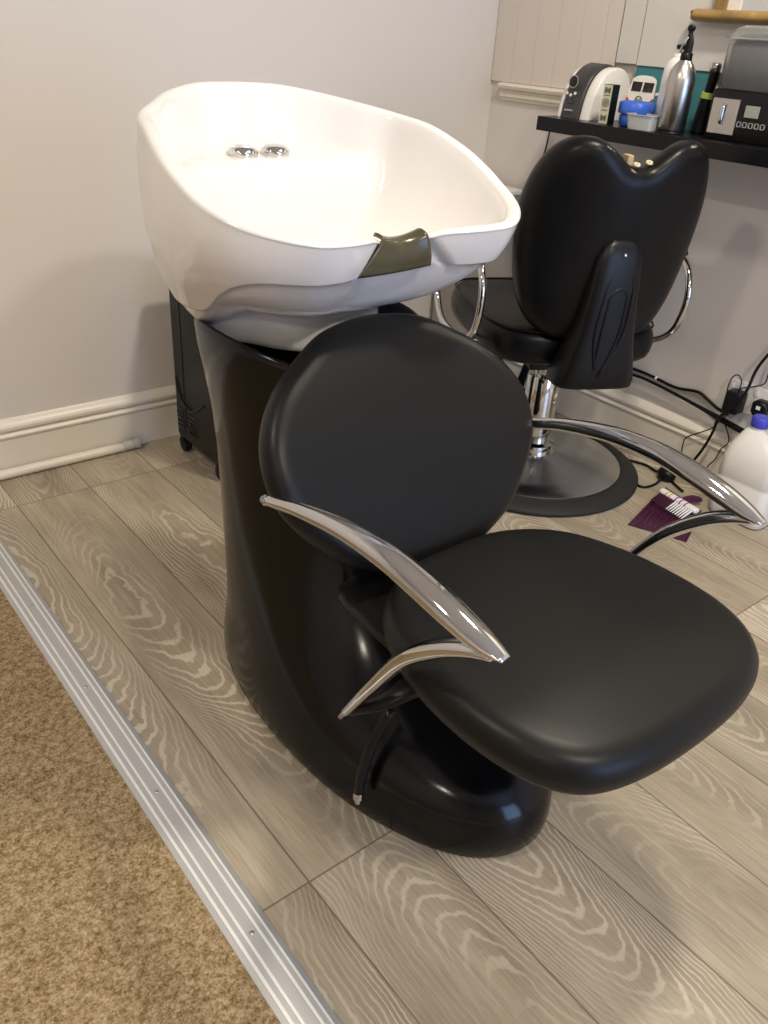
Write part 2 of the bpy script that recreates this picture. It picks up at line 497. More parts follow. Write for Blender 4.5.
# pipe on the floor
pipe = thing('floor_pipe', 'white painted pipe lying along the skirting of the left wall', 'pipe', (.4, 2.185, 0))
bm = bmesh.new(); sweep(bm, [(-2.2, 2.192, .014), (-.6, 2.192, .014), (.4, 2.190, .014), (.835, 2.188, .014)], .0135, 16); link('pipe', bm, M_WOODWORK, pipe)
bm = bmesh.new()
A = (1, 0, 0)
lathe(bm, [(.0145, 0), (.0152, .004), (.0152, .028), (.0135, .030), (.0135, .036), (.0155, .038), (.0155, .05), (.009, .054), (.009, .066), (.004, .068)], 18, (.825, 2.188, .0155), A)
link('end_cap', bm, mat('dull_grey_fitting', (.42, .41, .39), .45), pipe, angle=35)

# ------------------------------------------------------------------ backwash unit
CX = 0.785
bw = thing('backwash_unit', 'black hair washing chair unit with white ceramic basin and chrome arms', 'salon chair', (CX, .935, 0))


def ell(cy, a, bx, z, n=72, e=2.0, zf=None, front=None):
    r = []
    for k in range(n):
        t = 2 * PI * k / n
        c, s = math.cos(t), math.sin(t)
        x = bx * math.copysign(abs(c) ** (2 / e), c); yv = a * math.copysign(abs(s) ** (2 / e), s)
        if yv < 0 and front: x *= 1 - front * (yv / a) ** 2
        zz = z if zf is None else z + zf(c, s)
        r.append(Vector((CX + x, cy + yv, zz)))
    return r


# (z, front y, back y, half width)
PED = [(.0, .516, 1.345, .200), (.010, .510, 1.352, .205), (.035, .507, 1.350, .205), (.070, .510, 1.346, .201), (.098, .522, 1.342, .196), (.122, .560, 1.340, .191),
       (.145, .612, 1.338, .187), (.172, .675, 1.336, .182), (.200, .732, 1.334, .178), (.235, .785, 1.332, .174), (.30, .85, 1.330, .170), (.38, .895, 1.330, .167), (.46, .92, 1.332, .167), (.54, .935, 1.338, .171),
       (.61, .942, 1.350, .179), (.655, .942, 1.360, .185)]
rings = []
for z, f, bk, hw in PED:
    cy = max((f + bk) / 2, 0.0); rings.append(ell(cy, (bk - f) / 2, hw, z, e=2.15, front=.06))
def horn(h):
    return lambda c, s: h * (abs(c) ** 3) - .012 * max(0, -s) ** 2
rings.append(ell(1.152, .211, .187, .672, e=2.15, zf=horn(.018)))
rings.append(ell(1.152, .210, .186, .682, e=2.15, zf=horn(.022)))
rings.append(ell(1.152, .205, .181, .684, e=2.15, zf=horn(.022)))
rings.append(ell(1.152, .198, .174, .676, e=2.15, zf=horn(.014)))
rings.append(ell(1.152, .190, .166, .655, e=2.15))
rings.append(ell(1.15, .12, .10, .652, e=2.15))
bm = bmesh.new(); loft(bm, rings, True, True); link('pedestal', bm, M_BLACKGLOSS, bw)

# basin: rim curve, back centre to front centre (w, y, z)
RIM = [(0, 1.400, 1.036), (.08, 1.388, 1.034), (.150, 1.350, 1.024), (.200, 1.298, 1.013), (.238, 1.252, 1.003), (.262, 1.178, .991), (.277, 1.105, .966), (.278, 1.051, .944), (.272, 1.008, .926), (.256, .961, .911),
       (.233, .926, .902), (.200, .896, .895), (.168, .880, .891), (.130, .880, .889), (.095, .893, .886), (.065, .910, .882), (.042, .924, .874), (.022, .932, .865), (0, .934, .862)]
half = catmull(RIM, 7)
rimR = half                       # + side
N = len(half)
full = [Vector((p.x, p.y, p.z)) for p in half] + [Vector((-p.x, p.y, p.z)) for p in half[-2:0:-1]]
n = len(full)
c0 = Vector((0, 1.13, 0))
T = []
for i in range(n):
    t = (full[(i + 1) % n] - full[i - 1]); t.z = 0
    q = Vector((-t.y, t.x, 0)).normalized()
    if q.dot(Vector((0, 1.12, 0)) - Vector((full[i].x, full[i].y, 0))) < 0: q = -q
    T.append(q)          # inward
# smooth the inward vectors
for _ in range(6):
    T = [(T[i - 1] + T[i] * 2 + T[(i + 1) % n]).normalized() for i in range(n)]
rows = []


BZ, NZ = .668, .738


def nzf(p):
    return .740 - .056 * sstep(.96, 1.26, p.y)


def lipz(p):
    return .736 + .098 * sstep(1.13, .91, p.y)


def push(r, d): return [p - T[i] * d for i, p in enumerate(r)]


def hull_at(i, z):
    p = full[i]
    ang = math.atan2(p.y - 1.12, p.x)
    c, s = math.cos(ang), math.sin(ang)
    front = max(0, -s)
    nz_ = nzf(p)
    bx, by = (.128 + .037 * sstep(1.0, 1.25, p.y)) * c, 1.185 + .140 * s
    if z < nz_: tt = 1.0
    else: tt = max(0.0, (p.z - z) / (p.z - nz_))
    g = (1 - tt ** 2.4) ** .625
    if front > 0: g = g * (1 - .22 * front) + (1 - tt) * .22 * front
    x = bx + (p.x - bx) * g; yv = by + (p.y - by) * g
    b = .010 * math.sin(min(1, tt) * PI) * (1 - front)
    return Vector((x - T[i].x * b, yv - T[i].y * b, z))


def row(a, mode):
    """a runs 0..1 : 'neck' base to bowl bottom, 'low' bowl bottom to lip, 'up' lip to rim"""
    r = []
    for i, p in enumerate(full):
        zl = lipz(p)
        if mode == 'neck': z = BZ + (nzf(p) - BZ) * a
        elif mode == 'low': z = nzf(p) + (zl - nzf(p)) * a
        else: z = zl + (p.z - zl) * a
        q = hull_at(i, z)
        if mode == 'neck':
            fl_ = 1 + .06 * (1 - a) ** 2
            q.x *= fl_; q.y = 1.185 + (q.y - 1.185) * fl_
        fr = sstep(1.02, .93, p.y)
        if mode == 'low': q = q + T[i] * ((.0015 + .008 * fr) * sstep(0, .5, a))
        if mode == 'up':
            q = q - T[i] * .0025
            lim = .040 + max(0, .880 - z) * .95          # the recess that takes the neck pad
            m = sstep(lim + .007, lim - .005, abs(q.x))
            yr = .929 + .006 * (1 - min(1, abs(q.x) / lim) ** 2)
            if q.y < yr and p.y < 1.0: q.y += (yr - q.y) * m
        r.append(q)
    return r


outer = [row(t, 'neck') for t in (0, .25, .5, .75, .93)]
outer += [row(t, 'low') for t in (.05, .15, .3, .45, .62, .8, .95)]
outer += [row(t, 'up') for t in (.0, .015, .06, .14, .24, .35, .47, .6, .73, .85, .95)]
# rolled rim
RW = .010
for a in (0, 30, 60, 90, 120, 150, 180):
    a = math.radians(a)
    outer.append([p + T[i] * (RW * (1 - math.cos(a))) - T[i] * .0035 * (1 + math.cos(a)) / 2 + Vector((0, 0, .008 * math.sin(a) - .004)) for i, p in enumerate(full)])
inner0 = [p + T[i] * (2 * RW) for i, p in enumerate(full)]
BC = Vector((0, 1.10, 0)); ZB = .800
for s in (.985, .965, .94, .91, .87, .82, .76, .70, .63, .56, .48, .40, .31, .22, .13, .06):
    r = []
    for i, p in enumerate(inner0):
        x = BC.x + (p.x - BC.x) * s; yv = BC.y + (p.y - BC.y) * s
        fr = sstep(1.0, .90, p.y) * sstep(.2, .05, abs(p.x))
        f1 = 1 - s ** 5.0; f2 = 1 - s ** 2.2
        f = f1 * (1 - fr) + f2 * fr
        z = p.z + (ZB - p.z) * f
        d = sstep(1.215, 1.262, yv) * (1 - 0.0 * abs(x))
        deck = .934
        if z < deck: z = z + (deck - z) * d
        r.append(Vector((x, yv, z)))
    outer.append(r)
bm = bmesh.new(); loft(bm, [[p + Vector((CX, 0, 0)) for p in r] for r in outer], True, True)
basin = link('basin', bm, M_CERAMIC, bw, sub=1)
basin['label'] = 'white glazed ceramic wash basin'

# mixer caps on the deck of the basin
for dx in (-.030, .033):
    bm = bmesh.new(); lathe(bm, [(.0235, 0), (.0245, .004), (.0240, .009), (.0205, .0125), (.016, .0145), (.010, .0158), (.004, .0162)], 36, (CX + dx, 1.318, .934), (0, -.10, 1))
    link('tap_cap', bm, M_CHROME, basin, angle=40)
bm = bmesh.new(); lathe(bm, [(.028, 0), (.028, .003), (.022, .005), (.018, .0035), (.005, .003)], 28, (CX, 1.10, .8005)); link('drain', bm, M_CHROME, basin, angle=40)
bm = bmesh.new(); lathe(bm, [(.003, 0), (.003, .004), (.002, .005)], 10, (CX + .085, 1.372, .934)); link('spray_nozzle', bm, M_CHROME, basin)

# neck rest gel saddle over the notch
bm = bmesh.new()
TL, TR, BL, BR_ = Vector((-.042, .925, .8795)), Vector((.040, .925, .8795)), Vector((-.088, .925, .832)), Vector((.050, .925, .836))
rows_ = []
for kb in range(-3, 13):
    b_ = max(0, kb) / 12
    row_ = []
    for ka in range(25):
        a_ = ka / 24
        q = TL.lerp(TR, a_).lerp(BL.lerp(BR_, a_), b_)
        mid = 1 - (2 * a_ - 1) ** 2
        q.z -= .010 * mid * (1 - b_) + .004 * mid * b_
        q.y += .006 * mid - .006 - .004 * math.sin(PI * b_)
        if kb < 0: q.y += -kb * .007; q.z += .004 - .0012 * (kb + 2) ** 2
        row_.append(q + Vector((CX, 0, 0)))
    rows_.append(row_)
V1 = [[bm.verts.new(p) for p in r] for r in rows_]
for a, b in zip(V1, V1[1:]):
    for i in range(len(a) - 1): bm.faces.new((a[i], a[i + 1], b[i + 1], b[i]))
nr = link('neck_rest', bm, M_GEL, bw)
nr['label'] = 'dark olive gel neck pad'
md = nr.modifiers.new('solid', 'SOLIDIFY'); md.thickness = .005; md.offset = 0

# backrest
BR = [(0, .750), (.05, .747), (.10, .737), (.152, .714), (.195, .690), (.229, .660), (.250, .627), (.257, .590), (.250, .553), (.230, .520), (.198, .485), (.16, .452), (.10, .425), (.045, .412)]
BR = BR + [(0, .410)] + [(-a, b) for a, b in BR[:0:-1]]
tilt = math.atan2(.80, 1.0)


def br_map(u, v, h):
    # v is height z along the leaning plane, h along its normal (towards the sitter)
    zc = v; yc = .826 + .60 * (v - .486) + .22 * (v - .486) ** 2
    curve = .30 * u * u                    # wraps slightly round the sitter
    nrm = Vector((0, -.83, .55))
    return Vector((CX - .004 + u, yc - curve, zc - .006)) + nrm * h


bm = bmesh.new(); cushion(bm, BR, .030, .030, .010, br_map)
link('backrest', bm, M_LEATHER, bw)
# backrest support behind
bm = bmesh.new()
sweep(bm, [(CX, .95, .56), (CX, .89, .47), (CX, .84, .40), (CX, .76, .375)], [(.012, .045), (.012, .045), (.012, .04), (.012, .04)], 12, upv=(0, 1, 0)); link('back_hinge', bm, M_STEEL, bw)

# seat
ST = [(0, .762), (.08, .758), (.142, .732), (.190, .688), (.219, .628), (.235, .560), (.239, .490), (.232, .428), (.214, .378), (.183, .341), (.140, .320), (.08, .309)]
ST = ST + [(0, .306)] + [(-a, b) for a, b in ST[:0:-1]]
bm = bmesh.new()
cushion(bm, ST, .032, .033, .007, lambda u, v, h: Vector((CX + u, v, .427 + h - .008 * sstep(.45, .28, v))))
link('seat', bm, M_LEATHER, bw)
bm = bmesh.new()
ring = lambda s, z, y0, y1, hw: [Vector((CX + x * hw, y, z)) for x, y in [(-1, y0 + .03), (-.9, y0), (.9, y0), (1, y0 + .03), (1, y1 - .03), (.9, y1), (-.9, y1), (-1, y1 - .03)]]
loft(bm, [ring(0, .300, .56, .93, .07), ring(0, .318, .46, .93, .10), ring(0, .345, .375, .90, .14), ring(0, .375, .345, .86, .18), ring(0, .398, .335, .80, .20)])
link('seat_pan', bm, M_BLACKPL, bw, sub=2)

# armrests
for sgn in (-1, 1):
    X = lambda wv: CX + sgn * wv
    bm = bmesh.new()
    top = [(X(.256), .874, .551), (X(.259), .840, .563), (X(.262), .782, .582), (X(.262), .690, .601), (X(.261), .606, .606), (X(.259), .545, .600), (X(.257), .495, .592), (X(.254), .450, .583), (X(.251), .420, .579)]
    sweep(bm, top, [(.0085, .009), (.0095, .010), (.0110, .0125), (.0135, .0160), (.0150, .0185), (.0155, .0200), (.0145, .0200), (.0105, .0165), (.0025, .008)], 20, upv=(0, 0, 1))
    low = [(X(.253), .432, .578), (X(.255), .465, .566), (X(.258), .508, .538), (X(.260), .563, .484), (X(.260), .617, .402), (X(.258), .678, .302)]
    sweep(bm, low, [(.006, .012), (.010, .016), (.0115, .0165), (.0105, .0145), (.009, .012), (.0065, .009)], 20, upv=(0, 0, 1))
    ar = link('armrest', bm, M_CHROME, bw)
    bm = bmesh.new(); lathe(bm, [(.0075, 0), (.009, .002), (.009, .006), (.0055, .008), (.0055, .012)], 16, (X(.257), .872, .552), (sgn * .35, .9, -.1)); link('bolt', bm, M_CHROME, ar, angle=35)
    bm = bmesh.new(); sweep(bm, [(X(.10), .60, .365), (X(.18), .61, .372), (X(.232), .625, .355), (X(.256), .668, .315)], [(.012, .022), (.012, .020), (.008, .014), (.005, .007)], 12); link('arm_bracket', bm, M_BLACKPL, bw)

# recline lever with chrome tip
LV = [(CX - .150, .70, .235), (CX - .178, .705, .175), (CX - .190, .708, .125), (CX - .197, .708, .078)]
bm = bmesh.new()
sweep(bm, LV, [.008, .009, .009, .0075], 12); lv = link('recline_lever', bm, M_BLACKPL, bw)
bm = bmesh.new(); lathe(bm, [(.008, 0), (.0085, .004), (.0085, .012), (.005, .015), (.005, .021), (.003, .022)], 14, LV[-1], (-.1, -.12, -1)); link('lever_tip', bm, M_CHROME, lv, angle=35)

# ------------------------------------------------------------------ hydraulic styling chair
RZ = math.radians(-27)
CH = (1.825, 1.475, 0)
ch = thing('styling_chair', 'black vinyl styling chair on a round chrome base below the shelf', 'salon chair', CH, RZ)


def clink(name, bm, m, parent=ch, **k): return link(name, bm, m, parent, world=False, **k)


bm = bmesh.new(); lathe(bm, [(.318, 0), (.326, .004), (.326, .010), (.318, .016), (.300, .022), (.284, .026), (.272, .027), (.268, .024)], 96); clink('rubber_ring', bm, M_RUBBER)
bm = bmesh.new(); lathe(bm, [(.268, .020), (.268, .028), (.262, .031), (.20, .037), (.13, .046), (.085, .054), (.062, .060)], 96); clink('base_disc', bm, M_DISC, angle=60)
bm = bmesh.new(); lathe(bm, [(.066, .055), (.066, .066), (.062, .085), (.055, .088), (.050, .092), (.048, .29), (.046, .295)], 48); clink('column_sleeve', bm, M_CHROME, angle=40)
bm = bmesh.new(); lathe(bm, [(.030, .29), (.030, .37)], 32); clink('hydraulic_piston', bm, M_CHROME, angle=40)
bm = bmesh.new(); box(bm, (-.11, -.15, .362), (.11, .14, .395)); clink('seat_plate', bm, M_BLACKPL, smooth=False, bevel=.006)
# seat
S2 = [(0, .300), (.10, .300), (.185, .288), (.232, .240), (.250, .14), (.245, 0), (.235, -.12), (.20, -.20), (.12, -.235)]
S2 = S2 + [(0, -.240)] + [(-a, b) for a, b in S2[:0:-1]]
bm = bmesh.new(); cushion(bm, S2, .048, .040, .014, lambda u, v, h: Vector((u, v, .448 + h)))
seat2 = clink('seat', bm, M_LEATHER2)
# piping round the cushion edge
pp = catmull([(a * .965, b * .965 - 0.0, .4935) for a, b in S2], 5, True)
bm = bmesh.new(); R_ = []
for i, p in enumerate(pp):
    t = (pp[(i + 1) % len(pp)] - pp[i - 1]).normalized(); s_ = t.cross(Vector((0, 0, 1)))
    R_.append([p + s_ * .0035 * math.cos(2 * PI * k / 8) + Vector((0, 0, .0035 * math.sin(2 * PI * k / 8))) for k in range(8)])
loft(bm, R_ + [R_[0]], False, False); clink('piping', bm, M_LEATHER2, parent=seat2)
# backrest with headrest notch
B2 = [(0, .902), (.022, .905), (.048, .924), (.080, .947), (.115, .958), (.155, .952), (.190, .922), (.215, .868), (.228, .800), (.226, .72), (.215, .64), (.195, .57), (.160, .515), (.10, .485)]
B2 = B2 + [(0, .478)] + [(-a, b) for a, b in B2[:0:-1]]


def b2_map(u, v, h):
    yc = -.242 - .16 * (v - .48) + 1.5 * u * u
    return Vector((u, yc + h, v))


bm = bmesh.new(); cushion(bm, B2, .044, .040, .004, b2_map); back2 = clink('backrest', bm, M_LEATHER2)
bk = lambda v: -.232 - .16 * (v - .48)
for (u, v, yy) in ((-.010, .9055, -.326), (.022, .910, -.320)):
    bm = bmesh.new(); lathe(bm, [(.0035, 0), (.0035, .003), (.0075, .0035), (.0085, .0015), (.0085, 0)], 20, (u, yy, v), (0, -.35, 1)); clink('eyelet', bm, M_BRASS, parent=back2, angle=40)
bm = bmesh.new(); box(bm, (-.020, -.300, .899), (-.006, -.270, .922)); o = clink('tag', bm, M_TAN, parent=back2, smooth=False, bevel=.001)
# hinge cover
bm = bmesh.new(); rings = []
for z, hw, d0, d1 in ((.748, .014, -.30, -.320), (.743, .030, -.296, -.334), (.728, .046, -.29, -.342), (.70, .056, -.284, -.347), (.64, .062, -.276, -.350), (.58, .068, -.268, -.351), (.51, .078, -.258, -.352), (.45, .092, -.244, -.352), (.405, .104, -.225, -.350), (.385, .104, -.222, -.344)):
    r = []
    for k in range(28):
        t = 2 * PI * k / 28; c, s = math.cos(t), math.sin(t)
        r.append(Vector((-.006 + hw * math.copysign(abs(c) ** .5, c), (d0 + d1) / 2 + (d1 - d0) / 2 * math.copysign(abs(s) ** .5, s), z)))
    rings.append(r)
loft(bm, rings); hc = clink('hinge_cover', bm, M_BLACKPL, angle=50)
# raised contour lines moulded on the cover
for sc in (1.0, .62):
    bm = bmesh.new(); pts = []
    for u, z in ((-.030, .44), (-.040 * sc - .004, .52), (-.038 * sc, .60), (-.030 * sc, .655 - (1 - sc) * .08), (0, .69 - (1 - sc) * .14), (.030 * sc, .655 - (1 - sc) * .08), (.034 * sc, .60), (.026 * sc, .52), (-.016, .42)):
        y_ = -.3475 - .0035 * sstep(.70, .5, z)
        pts.append((u, y_ + .003 * sstep(.6, .72, z) * 2, z))
    sweep(bm, pts, .0045, 8); clink('moulded_rib', bm, M_BLACKPL, parent=hc)
bm = bmesh.new(); lathe(bm, [(.004, 0), (.004, .003), (.002, .0035)], 12, (-.004, -.3455, .715), (0, -1, .1)); clink('screw', bm, M_CHROME, parent=hc)
# chrome loop arms
for sgn in (-1, 1):
    pts = [(sgn * .15, .06, .385), (sgn * .24, .06, .385), (sgn * .278, .14, .405), (sgn * .282, .215, .46), (sgn * .282, .240, .56), (sgn * .282, .20, .645), (sgn * .282, .10, .668), (sgn * .282, -.06, .668), (sgn * .282, -.15, .640), (sgn * .282, -.185, .57), (sgn * .282, -.155, .475), (sgn * .282, -.06, .415), (sgn * .255, .02, .395), (sgn * .15, .03, .388)]
    bm = bmesh.new(); sweep(bm, pts, .0095, 14); am = clink('armrest', bm, M_CHROME)
    bm = bmesh.new(); sweep(bm, [(sgn * .282, -.12, .668), (sgn * .282, -.08, .680), (sgn * .282, .02, .684), (sgn * .282, .12, .680), (sgn * .282, .17, .668)], [(.006, .012), (.013, .024), (.014, .026), (.012, .024), (.006, .012)], 16); clink('arm_pad', bm, M_BLACKPL, parent=am)
# footrest
bm = bmesh.new()
for sx in (-.055, .055): sweep(bm, [(sx, .10, .375), (sx, .20, .33), (sx, .275, .20), (sx * 1.1, .33, .105)], [(.006, .016)] * 4, 10)
sweep(bm, [(-.15, .335, .10), (0, .34, .10), (.15, .335, .10)], .013, 12); clink('footrest', bm, M_BLACKPL)

# ------------------------------------------------------------------ shelf
SF, SZ0, SZ1 = WX - .25, .907, .944
bm = bmesh.new(); box(bm, (SF, .30, SZ0), (WX - .0005, 1.782, SZ1)); sh = origin_to_base(link('wall_shelf', bm, M_SHELF, smooth=False, bevel=.0015))
tag(sh, 'long thick black floating shelf fixed to the right wall', 'shelf')
Z = SZ1 + .0003

# domed appliance (grey control end, white body)
ap = thing('toaster', 'domed white appliance with dark grey front and round dial, left end of shelf', 'toaster', (2.08, 1.66, Z))



def arch(bm, ya, yb, xf, xr, z0, h, grow=0.0, e=2.5, lean=.018, mi=0):
    """arched body: X-Z profile running along Y"""
    def prof(g):
        r = [(xr - g, z0)]
        for k in range(31):
            t = PI * k / 30; c, s_ = math.cos(t), math.sin(t)
            cx_ = (xf + xr) / 2; hx = (xr - xf) / 2 - g
            z = z0 + .01 + (h - .01 - g) * abs(s_) ** (2 / e)
            x = cx_ + hx * math.copysign(abs(c) ** (2 / e), c)
            r.append((x + lean * (z - z0) / h * (1 if x < cx_ else 0), z))
        r.append((xf + g, z0)); return r
    d = .006 if yb > ya else -.006
    L = [(ya, .005), (ya + d * .35, .0015), (ya + d, 0), (yb - d, 0), (yb - d * .35, .0015), (yb, .005)]
    loft(bm, [[Vector((x, y, z)) for x, z in prof(g - grow)] for y, g in L], True, True, mi=mi)


xf, xr = 2.042, 2.229
bm = bmesh.new(); arch(bm, 1.685, 1.752, xf + .002, xr, Z, .140); body = link('control_front', bm, M_GREYPL, ap, angle=40)
bm = bmesh.new(); arch(bm, 1.650, 1.685, xf + .006, xr, Z, .134); link('side_panel', bm, M_WHITEPL, ap, angle=40)
bm = bmesh.new(); arch(bm, 1.752, 1.768, xf + .006, xr, Z, .134); link('side_panel', bm, M_WHITEPL, ap, angle=40)
ax = (-1, 0, .12)
bm = bmesh.new(); lathe(bm, [(.0155, 0), (.0165, .002), (.0165, .0035), (.0145, .0035), (.0140, .002)], 32, (xf + .0075, 1.722, Z + .092), ax); link('dial_ring', bm, M_STEEL, body, angle=40)
bm = bmesh.new(); lathe(bm, [(.0138, 0), (.0138, .003), (.011, .0045)], 32, (xf + .0075, 1.722, Z + .092), ax); link('dial', bm, M_SCREEN, body, angle=40)
for yy, zz in ((1.738, .062), (1.724, .058), (1.709, .063)):
    bm = bmesh.new(); lathe(bm, [(.0042, 0), (.0042, .0025), (.003, .003)], 14, (xf + .0045, yy, Z + zz), ax); link('button', bm, M_WHITEPL, body)
bm = bmesh.new(); lathe(bm, [(.0045, 0), (.0045, .0015)], 14, (xf + .0025, 1.722, Z + .040), ax); link('small_mark', bm, M_GREYPL, body)
bm = bmesh.new(); box(bm, (xf - .0005, 1.709, Z + .018), (xf + .004, 1.736, Z + .022)); link('lettering_strip', bm, M_ALU, body, smooth=False)

# patterned carton
ct = thing('carton', 'small cream carton with dark rosette print beside the domed appliance', 'box', (2.035, 1.577, Z), math.radians(8))
bm = bmesh.new(); box(bm, (-.018, -.0135, 0), (.018, .0135, .096)); cb = link('box_body', bm, M_BLACKPL, ct, world=False, smooth=False, bevel=.0006)
bm = bmesh.new(); box(bm, (-.0192, -.0128, .001), (-.0181, .0128, .095)); link('front_print', bm, M_CREAM, cb, world=False, smooth=False)
bm = bmesh.new()
for r0 in (.0105, .0065, .003):
    lathe(bm, [(r0, 0), (r0, .0008), (r0 - .0016, .0008), (r0 - .0016, 0)], 24, (-.0192, 0, .052), (-1, 0, 0), False, False)
for zc in (.016, .083):
    box(bm, (-.0199, -.0085, zc - .008), (-.0190, -.003, zc + .006)); box(bm, (-.0199, .003, zc - .008), (-.0190, .0085, zc + .006)); box(bm, (-.0199, -.003, zc - .005), (-.0190, .003, zc + .003))
for zc in (.034, .070): box(bm, (-.0199, -.008, zc - .001), (-.0190, .008, zc + .001))
link('printed_pattern', bm, M_OLIVE, cb, world=False, smooth=False)

# blue tub
tb = thing('plastic_tub', 'bright blue round tub with wide blue lid on the black shelf', 'tub', (2.075, 1.515, Z))
bm = bmesh.new(); lathe(bm, [(.036, 0), (.040, .004), (.042, .018), (.042, .026), (.037, .029), (.037, .034)], 40, (2.075, 1.515, Z)); link('tub_body', bm, M_BLUE, tb, angle=50)
bm = bmesh.new(); lathe(bm, [(.046, .031), (.0475, .034), (.0475, .056), (.044, .060), (.038, .0605), (.036, .058), (.01, .058)], 40, (2.075, 1.515, Z)); link('lid', bm, M_BLUE, tb, angle=50)

# clear tray
bm = bmesh.new()
def rr(cx, cy, hx, hy, z, r=.008):
    out = []
    for qx, qy, a0 in ((1, 1, 0), (-1, 1, 90), (-1, -1, 180), (1, -1, 270)):
        for k in range(5):
            a = math.radians(a0 + 22.5 * k); out.append(Vector((cx + qx * (hx - r) + r * math.cos(a), cy + qy * (hy - r) + r * math.sin(a), z)))
    return out
c_ = (2.03, 1.446)
loft(bm, [rr(*c_, .030, .036, Z), rr(*c_, .034, .040, Z + .034), rr(*c_, .036, .042, Z + .034), rr(*c_, .036, .042, Z + .036), rr(*c_, .0325, .0385, Z + .036), rr(*c_, .029, .035, Z + .002)], True, True)
o = origin_to_base(link('clear_tray', bm, M_HAZE, angle=50)); tag(o, 'small frosted clear plastic tray in front of the teal picture card', 'tray')

# picture card leaning on the wall
cd = thing('picture_card', 'teal picture card with red and white camper van, leaning on wall', 'picture', (2.205, 1.55, Z))
def on_card(y, z, off=0.0):
    """card plane: bottom 3 cm off the wall, top touching it"""
    k = (z - Z) / .145
    return Vector((2.196 + .026 * k - off, y, z))
def card_poly(pts, off, th=.0012):
    b = bmesh.new(); loft(b, [[on_card(y, z, off) for y, z in pts], [on_card(y, z, off + th) for y, z in pts]], True, True); return b
cb = link('card_sheet', card_poly([(1.645, Z), (1.385, Z), (1.385, Z + .145), (1.645, Z + .145)], 0, .002), M_TEAL, cd, smooth=False)
def arc_pts(cy, cz, hy, hz, n=12, a0=0, a1=180, e=2.6):
    r = []
    for k in range(n + 1):
        a = math.radians(a0 + (a1 - a0) * k / n); c, s_ = math.cos(a), math.sin(a)
        r.append((cy + hy * math.copysign(abs(c) ** (2 / e), c), cz + hz * math.copysign(abs(s_) ** (2 / e), s_)))
    return r
vy = 1.606; vz = Z + .012
van = link('van_print', card_poly([(vy + .046, vz), (vy - .044, vz), (vy - .046, vz + .055)] + arc_pts(vy, vz + .085, -.042, .022)[0:13] + [(vy + .046, vz + .055)], .0022), M_WHITEPL, cb, smooth=False)
for a, b in ((vy + .036, vy + .003), (vy - .003, vy - .036)):
    link('van_window', card_poly([(a, vz + .066), (b, vz + .066), (b, vz + .090), (a, vz + .090)], .0036), M_SCREEN, van, smooth=False)
link('van_red_nose', card_poly([(vy - .046, vz), (vy - .046, vz + .052), (vy - .018, vz + .030), (vy, vz + .004), (vy + .018, vz + .030), (vy + .046, vz + .052), (vy + .046, vz)], .0036), M_RED, van, smooth=False)
bm = bmesh.new(); cc = on_card(vy + .002, vz + .043, .0045)
lathe(bm, [(.0125, 0), (.0125, .0012), (.0105, .0012), (.0105, 0)], 28, cc, (-1, 0, .18), False, False)
for a, b in (((-.007, .008), (-.0035, 0)), ((.007, .008), (.0035, 0)), ((-.0035, 0), (0, .003)), ((.0035, 0), (0, .003)), ((-.008, .002), (-.004, -.0095)), ((.008, .002), (.004, -.0095)), ((-.004, -.0095), (0, -.002)), ((.004, -.0095), (0, -.002))):
    sweep(bm, [cc + Vector((-.0006, a[0], a[1])), cc + Vector((-.0006, b[0], b[1]))], .0008, 6, per=1)
link('van_emblem', bm, M_OLIVE, van)
for s_ in (-1, 1):
    bm = bmesh.new(); lathe(bm, [(.006, 0), (.006, .001), (.003, .0014)], 18, on_card(vy + s_ * .033, vz + .030, .0048), (-1, 0, .18)); link('van_headlight', bm, M_WHITEPL, van)
link('van_mirror', card_poly([(vy - .048, vz + .060), (vy - .062, vz + .062), (vy - .062, vz + .070), (vy - .048, vz + .066)], .0022), M_WHITEPL, van, smooth=False)

# white bottle behind, steel spray bottle in front
wb = thing('white_bottle', 'tall plain white bottle standing behind the steel spray bottle', 'bottle', (2.118, 1.447, Z))
bm = bmesh.new(); lathe(bm, [(.030, 0), (.032, .003), (.032, .125), (.030, .145), (.024, .160), (.014, .168), (.012, .170)], 36, (2.118, 1.447, Z)); link('bottle_body', bm, M_WHITEPL, wb, angle=60)
bm = bmesh.new(); lathe(bm, [(.0125, .168), (.0125, .176), (.011, .178)], 24, (2.118, 1.447, Z)); link('cap', bm, M_WHITEPL, wb, angle=40)
sx, sy = 2.040, 1.372
sb = thing('spray_bottle', 'brushed steel water spray bottle with black trigger head on the shelf', 'spray bottle', (sx, sy, Z))
bm = bmesh.new(); lathe(bm, [(.032, 0), (.034, .002), (.034, .112), (.0335, .125), (.030, .142), (.022, .156), (.014, .165), (.0125, .168)], 48, (sx, sy, Z)); link('bottle_body', bm, M_STEEL, sb, angle=60)
bm = bmesh.new(); lathe(bm, [(.0347, .006), (.0347, .012)], 48, (sx, sy, Z)); link('base_band', bm, M_BLACKPL, sb)
bm = bmesh.new()
lathe(bm, [(.0135, .164), (.0145, .166), (.0145, .180), (.010, .184)], 24, (sx, sy, Z))
sweep(bm, [(sx, sy, Z + .180), (sx + .001, sy - .001, Z + .205), (sx, sy + .002, Z + .222)], [(.012, .009), (.009, .0075), (.006, .006)], 14, upv=(0, 1, 0))
lathe(bm, [(.004, -.008), (.0075, -.006), (.0085, 0), (.0075, .006), (.004, .008)], 16, (sx, sy + .002, Z + .234), (1, 0, 0))
sweep(bm, [(sx, sy + .002, Z + .222), (sx, sy + .002, Z + .232)], .0055, 12)
head = link('spray_head', bm, M_BLACKPL, sb, angle=50)
